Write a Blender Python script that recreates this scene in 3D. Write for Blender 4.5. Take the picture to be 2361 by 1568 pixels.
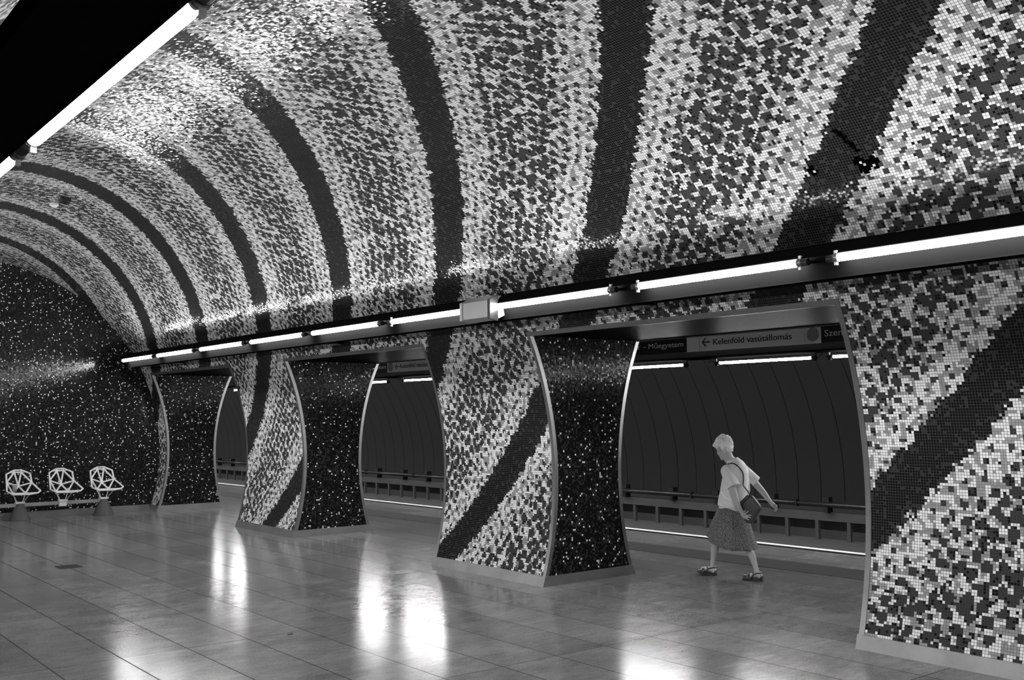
import bpy, bmesh, math, random
from mathutils import Vector, Matrix, noise
random.seed(7)
D = bpy.data
for o in list(D.objects):
    D.objects.remove(o)
SC = bpy.context.scene
COL = SC.collection
PI = math.pi

# ------------------------------------------------------------------ camera, world, exposure
CAMZ = 1.72
cd = D.cameras.new('camera'); cam = D.objects.new('camera', cd); COL.objects.link(cam)
cd.sensor_width = 36.0; cd.lens = 2355.84 / 2361 * 36.0; cd.clip_start = 0.02; cd.clip_end = 200
F = Vector((0.61979628, 0.78141637, 0.07239491)); R_ = Vector((0.78385507, -0.62087518, -0.00923311)); U_ = Vector((-0.0377333, -0.06246976, 0.99733331))
cam.matrix_world = Matrix(((R_.x, U_.x, -F.x, 0), (R_.y, U_.y, -F.y, 0), (R_.z, U_.z, -F.z, CAMZ), (0, 0, 0, 1)))
SC.camera = cam
wd = D.worlds.new('world'); SC.world = wd; wd.use_nodes = True
wd.node_tree.nodes['Background'].inputs[0].default_value = (0.5, 0.5, 0.5, 1)
wd.node_tree.nodes['Background'].inputs[1].default_value = 0.02
SC.view_settings.view_transform = 'Standard'; SC.view_settings.look = 'None'
SC.view_settings.gamma = 1.0; SC.view_settings.use_curve_mapping = False
SC.view_settings.exposure = 0.0
TUBE_E = 98.0       # hall fluorescent tubes
TUBE_T = 275.0        # train-side tubes

# ------------------------------------------------------------------ measured place (metres)
XC, ZC, R = 3.3832, 1.0737, 3.4292         # hall vault circle (x, z), axis along y
XM = 7.2749                                 # middle of the pillar row
L0, R0, P = 9.8725, 7.9068, 5.4994          # far / near side of pillar 3, spacing
YE, YF = 19.33, -6.0                        # end wall, front limit
TH0 = math.asin(-ZC / R); TH1 = 0.4302      # floor and opening-top angles
ZTOP = ZC + R * math.sin(TH1)
TILE = 0.02015
TA = math.atan(0.022)                       # the train side is turned by about a degree
PIV = Vector((10.95, 10.0, 0))

# ------------------------------------------------------------------ helpers
def link(name, me, parent=None, mat=None):
    o = D.objects.new(name, me); COL.objects.link(o)
    if mat is not None and me is not None: me.materials.append(mat)
    if parent is not None: o.parent = parent
    return o
def mesh(name, vs, fs, mat=None, parent=None, uv=None, smooth=False):
    me = D.meshes.new(name); me.from_pydata([tuple(v) for v in vs], [], fs); me.update()
    if uv is not None:
        lay = me.uv_layers.new(name='UVMap')
        for l in me.loops: lay.data[l.index].uv = uv[l.vertex_index]
    if smooth:
        for p in me.polygons: p.use_smooth = True
    return link(name, me, parent, mat)
class MB:
    """collects shapes into one mesh"""
    def __init__(s): s.v = []; s.f = []
    def add(s, vs, fs):
        n = len(s.v); s.v += [tuple(v) for v in vs]; s.f += [tuple(i + n for i in f) for f in fs]; return s
    def box(s, x0, x1, y0, y1, z0, z1):
        return s.add([(x0,y0,z0),(x1,y0,z0),(x1,y1,z0),(x0,y1,z0),(x0,y0,z1),(x1,y0,z1),(x1,y1,z1),(x0,y1,z1)],
              [(0,3,2,1),(4,5,6,7),(0,1,5,4),(1,2,6,5),(2,3,7,6),(3,0,4,7)])
    def obox(s, c, ax, ay, az):
        c, ax, ay, az = Vector(c), Vector(ax), Vector(ay), Vector(az)
        vs = [c + sx*ax + sy*ay + sz*az for sz in (-1,1) for sx, sy in ((-1,-1),(1,-1),(1,1),(-1,1))]
        return s.add(vs, [(0,3,2,1),(4,5,6,7),(0,1,5,4),(1,2,6,5),(2,3,7,6),(3,0,4,7)])
    def prism_y(s, prof, y0, y1):
        n = len(prof)
        vs = [(x, y0, z) for x, z in prof] + [(x, y1, z) for x, z in prof]
        fs = [(i, (i+1) % n, n + (i+1) % n, n + i) for i in range(n)]
        return s.add(vs, fs + [tuple(range(n-1, -1, -1)), tuple(range(n, 2*n))])
    def tube(s, p0, p1, r0, r1=None, n=12, cap=True):
        r1 = r0 if r1 is None else r1
        p0, p1 = Vector(p0), Vector(p1); d = (p1 - p0).normalized()
        a = d.orthogonal().normalized(); b = d.cross(a)
        vs = []
        for p, r in ((p0, r0), (p1, r1)):
            for i in range(n):
                t = 2*PI*i/n; vs.append(p + r*math.cos(t)*a + r*math.sin(t)*b)
        fs = [(i, (i+1) % n, n + (i+1) % n, n + i) for i in range(n)]
        if cap: fs += [tuple(range(n-1, -1, -1)), tuple(range(n, 2*n))]
        return s.add(vs, fs)
    def path(s, pts, r, n=8):
        pts = [Vector(p) for p in pts]
        rs = r if isinstance(r, (list, tuple)) else [r]*len(pts)
        ref = Vector((0.3, 0.2, 1)).normalized(); vs = []
        for i, p in enumerate(pts):
            d = (pts[min(i+1, len(pts)-1)] - pts[max(i-1, 0)]).normalized()
            a = (ref - ref.dot(d)*d).normalized(); b = d.cross(a)
            for k in range(n):
                t = 2*PI*k/n; vs.append(p + rs[i]*(math.cos(t)*a + math.sin(t)*b))
        m = len(pts)
        fs = [(i*n+k, i*n+(k+1) % n, (i+1)*n+(k+1) % n, (i+1)*n+k) for i in range(m-1) for k in range(n)]
        fs += [tuple(range(n-1, -1, -1)), tuple(range((m-1)*n, m*n))]
        return s.add(vs, fs)
    def ball(s, c, r, rot=None, nu=20, nv=12):
        c = Vector(c); r = Vector(r) if hasattr(r, '__len__') else Vector((r, r, r)); vs = []; fs = []
        for j in range(nv+1):
            ph = PI*j/nv
            for i in range(nu):
                t = 2*PI*i/nu
                v = Vector((r.x*math.sin(ph)*math.cos(t), r.y*math.sin(ph)*math.sin(t), r.z*math.cos(ph)))
                if rot is not None: v = rot @ v
                vs.append(c + v)
        for j in range(nv):
            for i in range(nu):
                fs.append((j*nu+i, (j+1)*nu+i, (j+1)*nu+(i+1) % nu, j*nu+(i+1) % nu))
        return s.add(vs, fs)
    def loft(s, rings, cap=True):
        n = len(rings[0]); m = len(rings); vs = [p for r in rings for p in r]
        fs = [(i*n+k, i*n+(k+1) % n, (i+1)*n+(k+1) % n, (i+1)*n+k) for i in range(m-1) for k in range(n)]
        if cap: fs += [tuple(range(n-1, -1, -1)), tuple(range((m-1)*n, m*n))]
        return s.add(vs, fs)
    def build(s, name, mat, parent=None, smooth=False, off=(0,0,0)):
        off = Vector(off)
        o = mesh(name, [Vector(v) - off for v in s.v], s.f, mat, parent, None, smooth)
        bm = bmesh.new(); bm.from_mesh(o.data); bmesh.ops.recalc_face_normals(bm, faces=bm.faces[:]); bm.to_mesh(o.data); bm.free()
        return o
def tag(o, label=None, cat=None, group=None, kind=None):
    if label: o['label'] = label
    if cat: o['category'] = cat
    if group: o['group'] = group
    if kind: o['kind'] = kind
    return o
def empty(name, loc, label, cat, group=None, rz=0.0):
    o = D.objects.new(name, None); COL.objects.link(o); o.location = loc; o.rotation_euler = (0, 0, rz)
    o.empty_display_size = 0.1
    return tag(o, label, cat, group)
def copy_tree(o, parent=None):
    c = o.copy(); COL.objects.link(c)
    if parent is not None: c.parent = parent
    for ch in [x for x in D.objects if x.parent == o]: copy_tree(ch, c)
    return c
def bevel(o, w=0.004, seg=2):
    m = o.modifiers.new('bevel', 'BEVEL'); m.width = w; m.segments = seg; m.limit_method = 'ANGLE'; return o
def auto_smooth(o):
    for p in o.data.polygons: p.use_smooth = True
    return o
def tmat():    # frame of the slightly turned train side
    return Matrix.Translation(PIV) @ Matrix.Rotation(TA, 4, 'Z') @ Matrix.Translation(-PIV)
TM = tmat()
def T(x, y, z): return TM @ Vector((x, y, z))

# ------------------------------------------------------------------ materials (the photograph is black and white)
class NT:
    def __init__(s, name):
        s.m = D.materials.new(name); s.m.use_nodes = True; s.t = s.m.node_tree; s.n = s.t.nodes; s.n.clear()
        s.out = s.n.new('ShaderNodeOutputMaterial'); s.b = s.n.new('ShaderNodeBsdfPrincipled')
        s.t.links.new(s.b.outputs[0], s.out.inputs[0])
    def put(s, sock, v):
        if hasattr(v, 'is_linked') or isinstance(v, bpy.types.NodeSocket): s.t.links.new(v, sock)
        else:
            try: sock.default_value = v
            except Exception: sock.default_value = (v, v, v) if len(sock.default_value) == 3 else (v, v, v, 1)
    def math(s, op, a, b=None, c=None):
        n = s.n.new('ShaderNodeMath'); n.operation = op
        for i, v in enumerate((a, b, c)):
            if v is not None: s.put(n.inputs[i], v)
        return n.outputs[0]
    def vec(s, op, a, b=None, scale=None):
        n = s.n.new('ShaderNodeVectorMath'); n.operation = op
        s.put(n.inputs[0], a)
        if b is not None: s.put(n.inputs[1], b)
        if scale is not None: s.put(n.inputs['Scale'], scale)
        return n.outputs[0]
    def sep(s, v):
        n = s.n.new('ShaderNodeSeparateXYZ'); s.put(n.inputs[0], v); return n.outputs
    def comb(s, x, y, z=0.0):
        n = s.n.new('ShaderNodeCombineXYZ'); s.put(n.inputs[0], x); s.put(n.inputs[1], y); s.put(n.inputs[2], z); return n.outputs[0]
    def mixf(s, f, a, b):
        n = s.n.new('ShaderNodeMix'); n.data_type = 'FLOAT'; s.put(n.inputs[0], f); s.put(n.inputs[2], a); s.put(n.inputs[3], b); return n.outputs[0]
    def noise(s, v, scale, detail=2.0, rough=0.5, dim='3D'):
        n = s.n.new('ShaderNodeTexNoise'); n.noise_dimensions = dim; s.put(n.inputs['Vector'], v)
        n.inputs['Scale'].default_value = scale; n.inputs['Detail'].default_value = detail; n.inputs['Roughness'].default_value = rough
        return n.outputs[0]
    def white(s, v, dim='3D'):
        n = s.n.new('ShaderNodeTexWhiteNoise'); n.noise_dimensions = dim; s.put(n.inputs['Vector'], v); return n.outputs
    def voro(s, v, scale, metric='EUCLIDEAN', rnd=1.0):
        n = s.n.new('ShaderNodeTexVoronoi'); n.voronoi_dimensions = '2D'; n.distance = metric; s.put(n.inputs['Vector'], v)
        n.inputs['Scale'].default_value = scale; n.inputs['Randomness'].default_value = rnd; return n.outputs
    def obj(s): return s.n.new('ShaderNodeTexCoord').outputs['Object']
    def geo(s): return s.n.new('ShaderNodeNewGeometry').outputs
    def uv(s):
        n = s.n.new('ShaderNodeUVMap'); n.uv_map = 'UVMap'; return n.outputs[0]
    def gray(s, f):
        return s.comb(f, f, f)
    def base(s, v): s.put(s.b.inputs['Base Color'], v if not isinstance(v, float) else (v, v, v, 1))
def plain(name, g, rough=0.5, metal=0.0, var=0.0, vscale=8.0, bump=0.0, bscale=60.0, emit=None, spec=None):
    t = NT(name)
    if var:
        f = t.noise(t.obj(), vscale, 4.0, 0.6)
        t.base(t.gray(t.math('MULTIPLY', t.math('ADD', t.math('MULTIPLY', f, 2*var), 1-var), g)))
    else: t.base(float(g))
    t.b.inputs['Roughness'].default_value = rough; t.b.inputs['Metallic'].default_value = metal
    if spec is not None: t.b.inputs['Specular IOR Level'].default_value = spec
    if bump:
        b = t.n.new('ShaderNodeBump'); b.inputs['Strength'].default_value = bump; b.inputs['Distance'].default_value = 0.01
        t.put(b.inputs['Height'], t.noise(t.obj(), bscale, 3.0)); t.put(t.b.inputs['Normal'], b.outputs[0])
    if emit:
        t.b.inputs['Emission Color'].default_value = (1, 1, 1, 1); t.b.inputs['Emission Strength'].default_value = emit
    return t.m
def tile_common(t, wob=0.05, rough=0.09):
    """snapped tile coordinates, grout mask, per-tile randoms"""
    uv = t.uv(); c = t.vec('SCALE', uv, scale=1.0/TILE)
    cell = t.vec('FLOOR', c); fr = t.sep(t.vec('FRACTION', c))
    ax = t.math('ABSOLUTE', t.math('SUBTRACT', fr[0], 0.5)); ay = t.math('ABSOLUTE', t.math('SUBTRACT', fr[1], 0.5))
    grout = t.math('GREATER_THAN', t.math('MAXIMUM', ax, ay), 0.432)
    ctr = t.vec('SCALE', t.vec('ADD', cell, (0.5, 0.5, 0.0)), scale=TILE)
    w1 = t.white(cell); w2 = t.white(t.vec('ADD', cell, (31.7, 11.3, 5.1)))
    # every tile of glass sits at a very slightly different tilt
    g = t.geo(); pert = t.vec('SCALE', t.vec('SUBTRACT', w2[1], (0.5, 0.5, 0.5)), scale=t.math('MULTIPLY', t.math('SUBTRACT', 1.0, grout), wob))
    t.put(t.b.inputs['Normal'], t.vec('NORMALIZE', t.vec('ADD', g['Normal'], pert)))
    t.put(t.b.inputs['Roughness'], t.mixf(grout, rough, 0.85))
    return grout, ctr, w1[0], w2[0]
def band_mosaic():
    t = NT('banded glass mosaic'); grout, ctr, w1, w2 = tile_common(t, 0.065, 0.085)
    t.b.inputs['Specular IOR Level'].default_value = 0.12
    s = t.sep(ctr)
    ph = t.math('DIVIDE', t.math('SUBTRACT', t.math('ADD', s[0], s[1]), 13.29), 2.28)
    ph = t.math('ADD', ph, t.math('MULTIPLY', t.math('SUBTRACT', t.noise(ctr, 11.0, 1.0), 0.5), 0.075))
    fr = t.math('FRACT', t.math('ADD', ph, 100.5))
    d = t.math('MULTIPLY', t.math('ABSOLUTE', t.math('SUBTRACT', fr, 0.5)), 2.28)      # metres from the dark band's middle
    mr = t.n.new('ShaderNodeMapRange'); t.put(mr.inputs[0], d); mr.interpolation_type = 'SMOOTHSTEP'; mr.inputs[1].default_value = 0.38; mr.inputs[2].default_value = 0.85
    mr.inputs[3].default_value = 0.205; mr.inputs[4].default_value = 0.43
    # rectangular clusters of darker tiles, growing towards the middle of the light field
    wa = t.math('MULTIPLY', t.math('SUBTRACT', t.noise(ctr, 14.0, 0.0), 0.5), 0.040); wb = t.math('MULTIPLY', t.math('SUBTRACT', t.noise(t.vec('ADD', ctr, (4.0, 4.0, 4.0)), 14.0, 0.0), 0.5), 0.040)
    ua = t.math('ADD', s[0], wa); ub = t.math('ADD', s[1], wb)      # the clusters sit in rows parallel to the bands
    sv = t.comb(t.math('MULTIPLY', t.math('ADD', ua, ub), 0.7071), t.math('MULTIPLY', t.math('SUBTRACT', ua, ub), 0.66))
    vo = t.voro(sv, 10.2, 'EUCLIDEAN', 0.42)
    skip = t.math('MULTIPLY', t.math('LESS_THAN', t.sep(vo['Color'])[0], 0.14), 0.30)
    v1 = t.math('ADD', t.math('ADD', vo['Distance'], skip), t.math('MULTIPLY', t.math('SUBTRACT', w2, 0.5), 0.05))
    v2 = t.voro(t.vec('ADD', sv, (3.37, 7.71, 0.0)), 11.0, 'EUCLIDEAN', 0.95)['Distance']
    spot = t.math('LESS_THAN', v1, mr.outputs[0])
    spot2 = t.math('LESS_THAN', v2, t.math('SUBTRACT', mr.outputs[0], 0.20))
    dark = t.math('MAXIMUM', spot, spot2)
    band = t.math('LESS_THAN', d, 0.235)
    edge = t.math('LESS_THAN', t.math('ADD', d, t.math('MULTIPLY', w1, 0.06)), 0.285)
    edge = t.math('MULTIPLY', edge, t.math('GREATER_THAN', t.noise(t.vec('ADD', ctr, (5.0, 5.0, 0.0)), 13.0, 0.0), 0.47))
    isdark = t.math('MAXIMUM', t.math('MAXIMUM', dark, band), edge)
    # light tiles: two tones in patches
    ln = t.math('ADD', t.math('MULTIPLY', t.noise(t.vec('ADD', ctr, (9.0, 2.0, 0.0)), 17.0, 0.0), 0.95), t.math('MULTIPLY', w1, 0.11))
    tone = t.math('GREATER_THAN', ln, 0.505)
    light = t.math('MULTIPLY', t.mixf(tone, 0.27, 0.70), t.math('ADD', 0.88, t.math('MULTIPLY', w2, 0.24)))
    # dark tiles: charcoal with black cores; inside the band black with charcoal flecks
    core = t.math('MAXIMUM', t.math('LESS_THAN', v2, 0.17), t.math('LESS_THAN', w2, 0.06))
    dn = t.math('ADD', t.math('MULTIPLY', t.noise(t.vec('ADD', ctr, (1.0, 8.0, 0.0)), 20.0, 0.0), 0.7), t.math('MULTIPLY', w2, 0.42))
    fleck = t.math('GREATER_THAN', dn, t.mixf(t.math('DIVIDE', d, 0.26), 0.80, 0.60))
    bcol = t.mixf(fleck, 0.006, 0.024)
    scol = t.mixf(core, 0.036, 0.008)
    dcol = t.mixf(t.math('LESS_THAN', d, 0.27), scol, bcol)
    col = t.mixf(isdark, light, dcol)
    col = t.mixf(grout, col, t.mixf(isdark, 0.085, t.mixf(band, 0.050, 0.045)))
    t.base(t.gray(col))
    return t.m
def dark_mosaic(name, white_p=0.965, rough=0.12, spec=0.03, wob=0.035):
    t = NT(name); grout, ctr, w1, w2 = tile_common(t, wob, rough)
    t.b.inputs['Specular IOR Level'].default_value = spec
    a = t.math('GREATER_THAN', w1, 0.68); b = t.math('GREATER_THAN', w1, white_p - 0.012); c = t.math('GREATER_THAN', w1, white_p)
    col = t.mixf(a, 0.006, 0.034); col = t.mixf(b, col, 0.16); col = t.mixf(c, col, 0.80)
    t.base(t.gray(t.mixf(grout, col, 0.014)))
    return t.m
M = {}
M['band'] = band_mosaic()
M['speck'] = dark_mosaic('dark speckled mosaic', 0.964)
M['end'] = dark_mosaic('dark speckled end wall mosaic', 0.955, 0.12, 0.2)
M['soffit'] = plain('black rippled soffit', 0.0025, 0.5, 0.0, 0.5, 30.0, 0.5, 22, spec=0.01)
M['steel'] = plain('brushed steel trim', 0.25, 0.34, 0.85, 0.25, 5.0, 0.05, 120)
M['steel_dull'] = plain('dull steel skirting', 0.25, 0.42, 0.75, 0.30, 4.0, 0.08, 90)
M['channel'] = plain('dark speckled painted metal', 0.0055, 0.6, 0.0, 0.35, 160.0, 0.10, 260, spec=0.0)
M['tray'] = plain('dead black tray paint', 0.0012, 0.8, spec=0.0)
M['lip'] = plain('dark grey lip', 0.004, 0.8, spec=0.0)
M['black'] = plain('black plastic', 0.008, 0.4)
M['blackmatte'] = plain('matt black paint', 0.010, 0.75)
M['tube'] = plain('hall tube glass lit', 0.8, 0.3, emit=TUBE_E)
M['tube_train'] = plain('platform tube glass lit', 0.8, 0.3, emit=TUBE_T)
M['cap'] = plain('lamp end cap metal', 0.30, 0.25, 0.8)
M['socket'] = plain('black lamp socket', 0.012, 0.35)
M['cover'] = plain('pale metal cover', 0.35, 0.33, 0.35, 0.05)
M['whiteplastic'] = plain('white plastic', 0.7, 0.35)
M['panel'] = plain('dark tunnel panel', 0.0110, 0.6, 0.0, 0.10, 3.0, spec=0.15)
M['panel_low'] = plain('dark lower panel', 0.030, 0.6, 0.0, 0.10, 5.0)
M['concrete'] = plain('grey concrete', 0.085, 0.75, 0.0, 0.25, 6.0, 0.1, 60)
M['beam'] = plain('grey painted beam', 0.046, 0.55, 0.0, 0.25, 5.0)
M['pipe'] = plain('dark steel pipe', 0.03, 0.30, 0.5, 0.1, 4.0)
M['fascia'] = plain('grey fascia', 0.08, 0.45)
M['signwhite'] = plain('light sign face', 0.80, 0.4)
M['signblack'] = plain('black sign face', 0.006, 0.35)
M['signgrey'] = plain('grey sign disc', 0.30, 0.4)
M['textlight'] = plain('pale lettering', 0.80, 0.5)
M['textdark'] = plain('black lettering', 0.008, 0.5)
M['whiteline'] = plain('white edge marking', 0.86, 0.35, 0.0, 0.04, 3.0)
M['blackline'] = plain('black rubber strip', 0.004, 0.8, spec=0.05)
M['ballast'] = plain('track slab', 0.08, 0.8, 0.0, 0.2, 4.0)
M['rail'] = plain('rail steel', 0.2, 0.35, 0.9)
M['chairpaint'] = plain('white painted metal', 0.72, 0.4)
M['cone'] = plain('dark grey concrete', 0.060, 0.7, 0.0, 0.15, 10.0)
M['benchbeam'] = plain('grey bench beam', 0.28, 0.4, 0.3)
M['skin'] = plain('pale skin', 0.50, 0.5, 0.0, 0.10, 14.0, 0.05, 50)
M['shirt'] = plain('white knitted shirt', 0.88, 0.8, 0.0, 0.03, 20.0, 0.15, 300)
M['hair'] = plain('white hair', 0.85, 0.55, 0.0, 0.12, 26.0, 0.35, 120)
M['leather'] = plain('dark brown grey leather', 0.040, 0.45)
M['sole'] = plain('dark sandal sole', 0.030, 0.7)
M['bag'] = plain('grey bag leather', 0.060, 0.45, 0.0, 0.06, 8.0, 0.05, 80)
M['bagdark'] = plain('dark bag lining', 0.014, 0.5)
M['paper'] = plain('grey paper cup', 0.25, 0.6)
M['litter'] = plain('dark scrap', 0.02, 0.8)
def mk_skirt():
    t = NT('dotted skirt cloth'); v = t.obj()
    n = t.noise(v, 240.0, 0.0); k = t.math('GREATER_THAN', n, 0.515)
    t.base(t.gray(t.mixf(k, 0.022, 0.27))); t.b.inputs['Roughness'].default_value = 0.85
    return t.m
M['skirt'] = mk_skirt()
def mk_floor():
    t = NT('polished granite floor'); p = t.geo()['Position']; s = t.sep(p)
    XJ, YJ = 0.4825, 1.975
    a = t.math('DIVIDE', t.math('SUBTRACT', s[0], 2.43 - 20*XJ), XJ)
    b = t.math('DIVIDE', t.math('SUBTRACT', s[1], 7.61 - 20*YJ), YJ)
    row = t.math('FLOOR', a)
    fa = t.math('MULTIPLY', t.math('ABSOLUTE', t.math('SUBTRACT', t.math('FRACT', t.math('ADD', a, 0.5)), 0.5)), XJ)
    fb = t.math('MULTIPLY', t.math('ABSOLUTE', t.math('SUBTRACT', t.math('FRACT', t.math('ADD', b, 0.5)), 0.5)), YJ)
    joint = t.math('LESS_THAN', t.math('MINIMUM', fa, t.math('MULTIPLY', fb, 1.15)), 0.0048)
    slab = t.white(t.comb(row, t.math('FLOOR', b), 3.0))[0]
    st = t.vec('MULTIPLY', p, (1.4, 2.6, 1.0)); st2 = t.vec('MULTIPLY', p, (3.0, 9.0, 1.0))
    n1 = t.noise(st, 1.6, 7.0, 0.62); n2 = t.noise(p, 0.9, 3.0); n3 = t.noise(st2, 2.4, 5.0, 0.65)
    sp = t.noise(p, 70.0, 3.0, 0.7)
    base = t.math('MULTIPLY', t.math('ADD', 0.10, t.math('ADD', t.math('MULTIPLY', n1, 0.95), t.math('MULTIPLY', n2, 0.75))), 0.140)
    base = t.math('MULTIPLY', base, t.math('ADD', 0.40, t.math('MULTIPLY', sp, 1.2)))
    base = t.math('MULTIPLY', base, t.math('ADD', 0.88, t.math('MULTIPLY', slab, 0.24)))
    base = t.math('MULTIPLY', base, t.math('ADD', 0.60, t.math('MULTIPLY', n3, 0.8)))
    t.base(t.gray(t.mixf(joint, base, 0.006)))
    rg = t.math('ADD', 0.115, t.math('ADD', t.math('MULTIPLY', n1, 0.09), t.math('MULTIPLY', n3, 0.04)))
    t.put(t.b.inputs['Roughness'], t.mixf(joint, rg, 0.8))
    t.b.inputs['Specular IOR Level'].default_value = 0.13
    return t.m
M['floor'] = mk_floor()
def mk_tactile():
    t = NT('grooved tactile strip'); s = t.sep(t.obj())
    f = t.math('FRACT', t.math('MULTIPLY', s[0], 26.0)); k = t.math('LESS_THAN', f, 0.35)
    t.base(t.gray(t.mixf(k, 0.046, 0.014))); t.b.inputs['Roughness'].default_value = 0.7; t.b.inputs['Specular IOR Level'].default_value = 0.05
    return t.m
M['tactile'] = mk_tactile()

# ------------------------------------------------------------------ the hall: floor, vault, end wall
def circ(th, rr=R): return XC + rr*math.cos(th), ZC + rr*math.sin(th)
# floor, one polygon up to the (slightly turned) platform edge
e0, e1 = T(10.80, -12, 0), T(10.80, 48, 0)
fl = mesh('floor', [(-0.9, YF, 0), (e0.x, YF, 0), (e1.x, e1.y, 0), (6.2, e1.y, 0), (6.2, 19.6, 0), (-0.9, 19.6, 0),
     (-0.9, YF, -0.2), (e0.x, YF, -0.2), (e1.x, e1.y, -0.2), (6.2, e1.y, -0.2), (6.2, 19.6, -0.2), (-0.9, 19.6, -0.2)],
     [(0,1,2,3,4,5), (6,11,10,9,8,7), (0,6,7,1), (1,7,8,2), (2,8,9,3), (3,9,10,4), (4,10,11,5), (5,11,6,0)], M['floor'])
tag(fl, 'grey polished stone slab floor of the platform hall', kind='structure')

def arc_grid(name, th_a, th_b, y0, y1, nth, mat, rr=R, parent=None, mirror=False, off=(0,0,0), inward=True):
    vs, uv, fs = [], [], []
    for j in range(nth+1):
        th = th_a + (th_b - th_a)*j/nth; x, z = circ(th, rr)
        if mirror: x = 2*XM - x
        for y in (y0, y1):
            vs.append((x-off[0], y-off[1], z-off[2])); uv.append((y if not mirror else 40-y, R*th))
    for j in range(nth):
        a = 2*j; f = (a, a+1, a+3, a+2)
        fs.append(f if mirror else f[::-1])
    return mesh(name, vs, fs, mat, parent, uv, smooth=True)
vault = arc_grid('ceiling', TH1, PI - TH1, YF, YE, 96, M['band'])
tag(vault, 'mosaic vault of the hall with dark diagonal bands on pale tiles', kind='structure')

# places where tiles have fallen off the vault, with a few loose pale tiles left in the gap
def missing(rows, y0, th0, name):
    black, pale = MB(), MB()
    for j, row in enumerate(rows):
        for i, ch in enumerate(row):
            if ch == '.': continue
            y = (math.floor(y0/TILE) + len(row)/2 - i - .5)*TILE
            th = (math.floor(R*math.radians(th0)/TILE) + len(rows)/2 - j + .5)*TILE/R
            x, z = circ(th, R-0.0015); n = Vector((math.cos(th), 0, math.sin(th))); tt = Vector((-math.sin(th), 0, math.cos(th)))
            (pale if ch == 'o' else black).obox((x, y, z), tt*(TILE*(.40 if ch == 'o' else .5)), Vector((0, TILE*(.40 if ch == 'o' else .5), 0)), n*(.0012 if ch != 'o' else .003))
    black.build(name, M['tray'], vault)
    if pale.v: pale.build('loose_tiles', M['whiteplastic'], vault)
missing(['.##......', '####..##.', '##o######', '.##o#####', '.#####o#.', '.####.##.', '..##.....'], 3.73, 41.1, 'missing_tiles')
missing(['.##.', '###.', '##o#', '.##.'], 4.15, 42.0, 'missing_tiles')
missing(['##....', '.##...', '.##...', '..##..', '..#...', '..##..', '...##.', '...##.', '....#.', '....##'], 3.80, 44.6, 'missing_tiles')

# end wall
vs, uv = [], []
n = 60
prof = [circ(PI - TH0 - (PI - 2*TH0)*i/n) for i in range(n+1)]
vs = [(x, YE, z) for x, z in prof]; uv = [(x, z) for x, z in prof]
vs2 = [(x, YE+0.15, z) for x, z in prof]
N1 = n+1
fs = [tuple(range(N1-1, -1, -1)), tuple(range(N1, 2*N1))] + [(i, i+1, N1+i+1, N1+i) for i in range(n)] + [(n, 0, N1, N1+n)]
ew = mesh('wall_back', vs+vs2, fs, M['end'], None, uv+uv)
tag(ew, 'dark speckled mosaic end wall behind the bench', kind='structure')
bb = MB(); x0 = circ(PI-TH0)[0]
bb.box(x0-0.03, circ(TH0)[0]+0.0, YE-0.015, YE-0.001, 0.001, 0.105)
bb.build('baseboard_back', M['steel_dull']); tag(D.objects['baseboard_back'], 'steel skirting along the dark end wall', kind='structure')

# ------------------------------------------------------------------ pillars of the right row
SK = 0.10      # skirting height
THS = math.asin((SK - ZC)/R)
def side_face(name, y, facing, parent, off, mat, m=28):
    vs, uv, fs = [], [], []
    for j in range(m+1):
        th = TH0 + (TH1-TH0)*j/m; x, z = circ(th)
        for xx in (x, 2*XM - x):
            vs.append((xx-off[0], y-off[1], z-off[2])); uv.append((xx + y*3.1, z + 5))
    for j in range(m):
        a = 2*j; f = (a, a+1, a+3, a+2)
        fs.append(f if facing < 0 else f[::-1])
    return mesh(name, vs, fs, mat, parent, uv)
def frame_strip(name, y, sy, train, parent, off, w=0.040, t=0.004):
    """L-shaped steel edge following the curved corner at side y; sy=-1 faces the camera"""
    mb = MB(); m = 26; rings = []
    for j in range(m+1):
        th = THS + (TH1-THS)*j/m
        def pt(rad, yy):
            x, z = circ(th, rad)
            if train: x = 2*XM - x
            return (x, yy, z)
        ys = y + sy*t; yi = y - sy*w
        rings.append([pt(R-t, ys), pt(R-t, yi), pt(R-0.0005, yi), pt(R-0.0005, y + sy*0.0005), pt(R+w, y + sy*0.0005), pt(R+w, ys)])
    mb.loft(rings)
    # rivets
    for k in range(4):
        th = THS + (TH1-THS)*(0.03 + 0.31*k); x, z = circ(th, R-t)
        nx = -math.cos(th); nz = -math.sin(th)
        if train: x = 2*XM-x; nx = -nx
        c = Vector((x, y - sy*w*0.5, z))
        mb.tube(c, c + Vector((nx, 0, nz))*0.003, 0.005, 0.004, 8)
        x2, z2 = circ(th, R+w*0.5)
        if train: x2 = 2*XM-x2
        c = Vector((x2, y + sy*t, z2)); mb.tube(c, c + Vector((0, sy*0.003, 0)), 0.005, 0.004, 8)
    return mb.build(name, M['steel'], parent, off=off)
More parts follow.
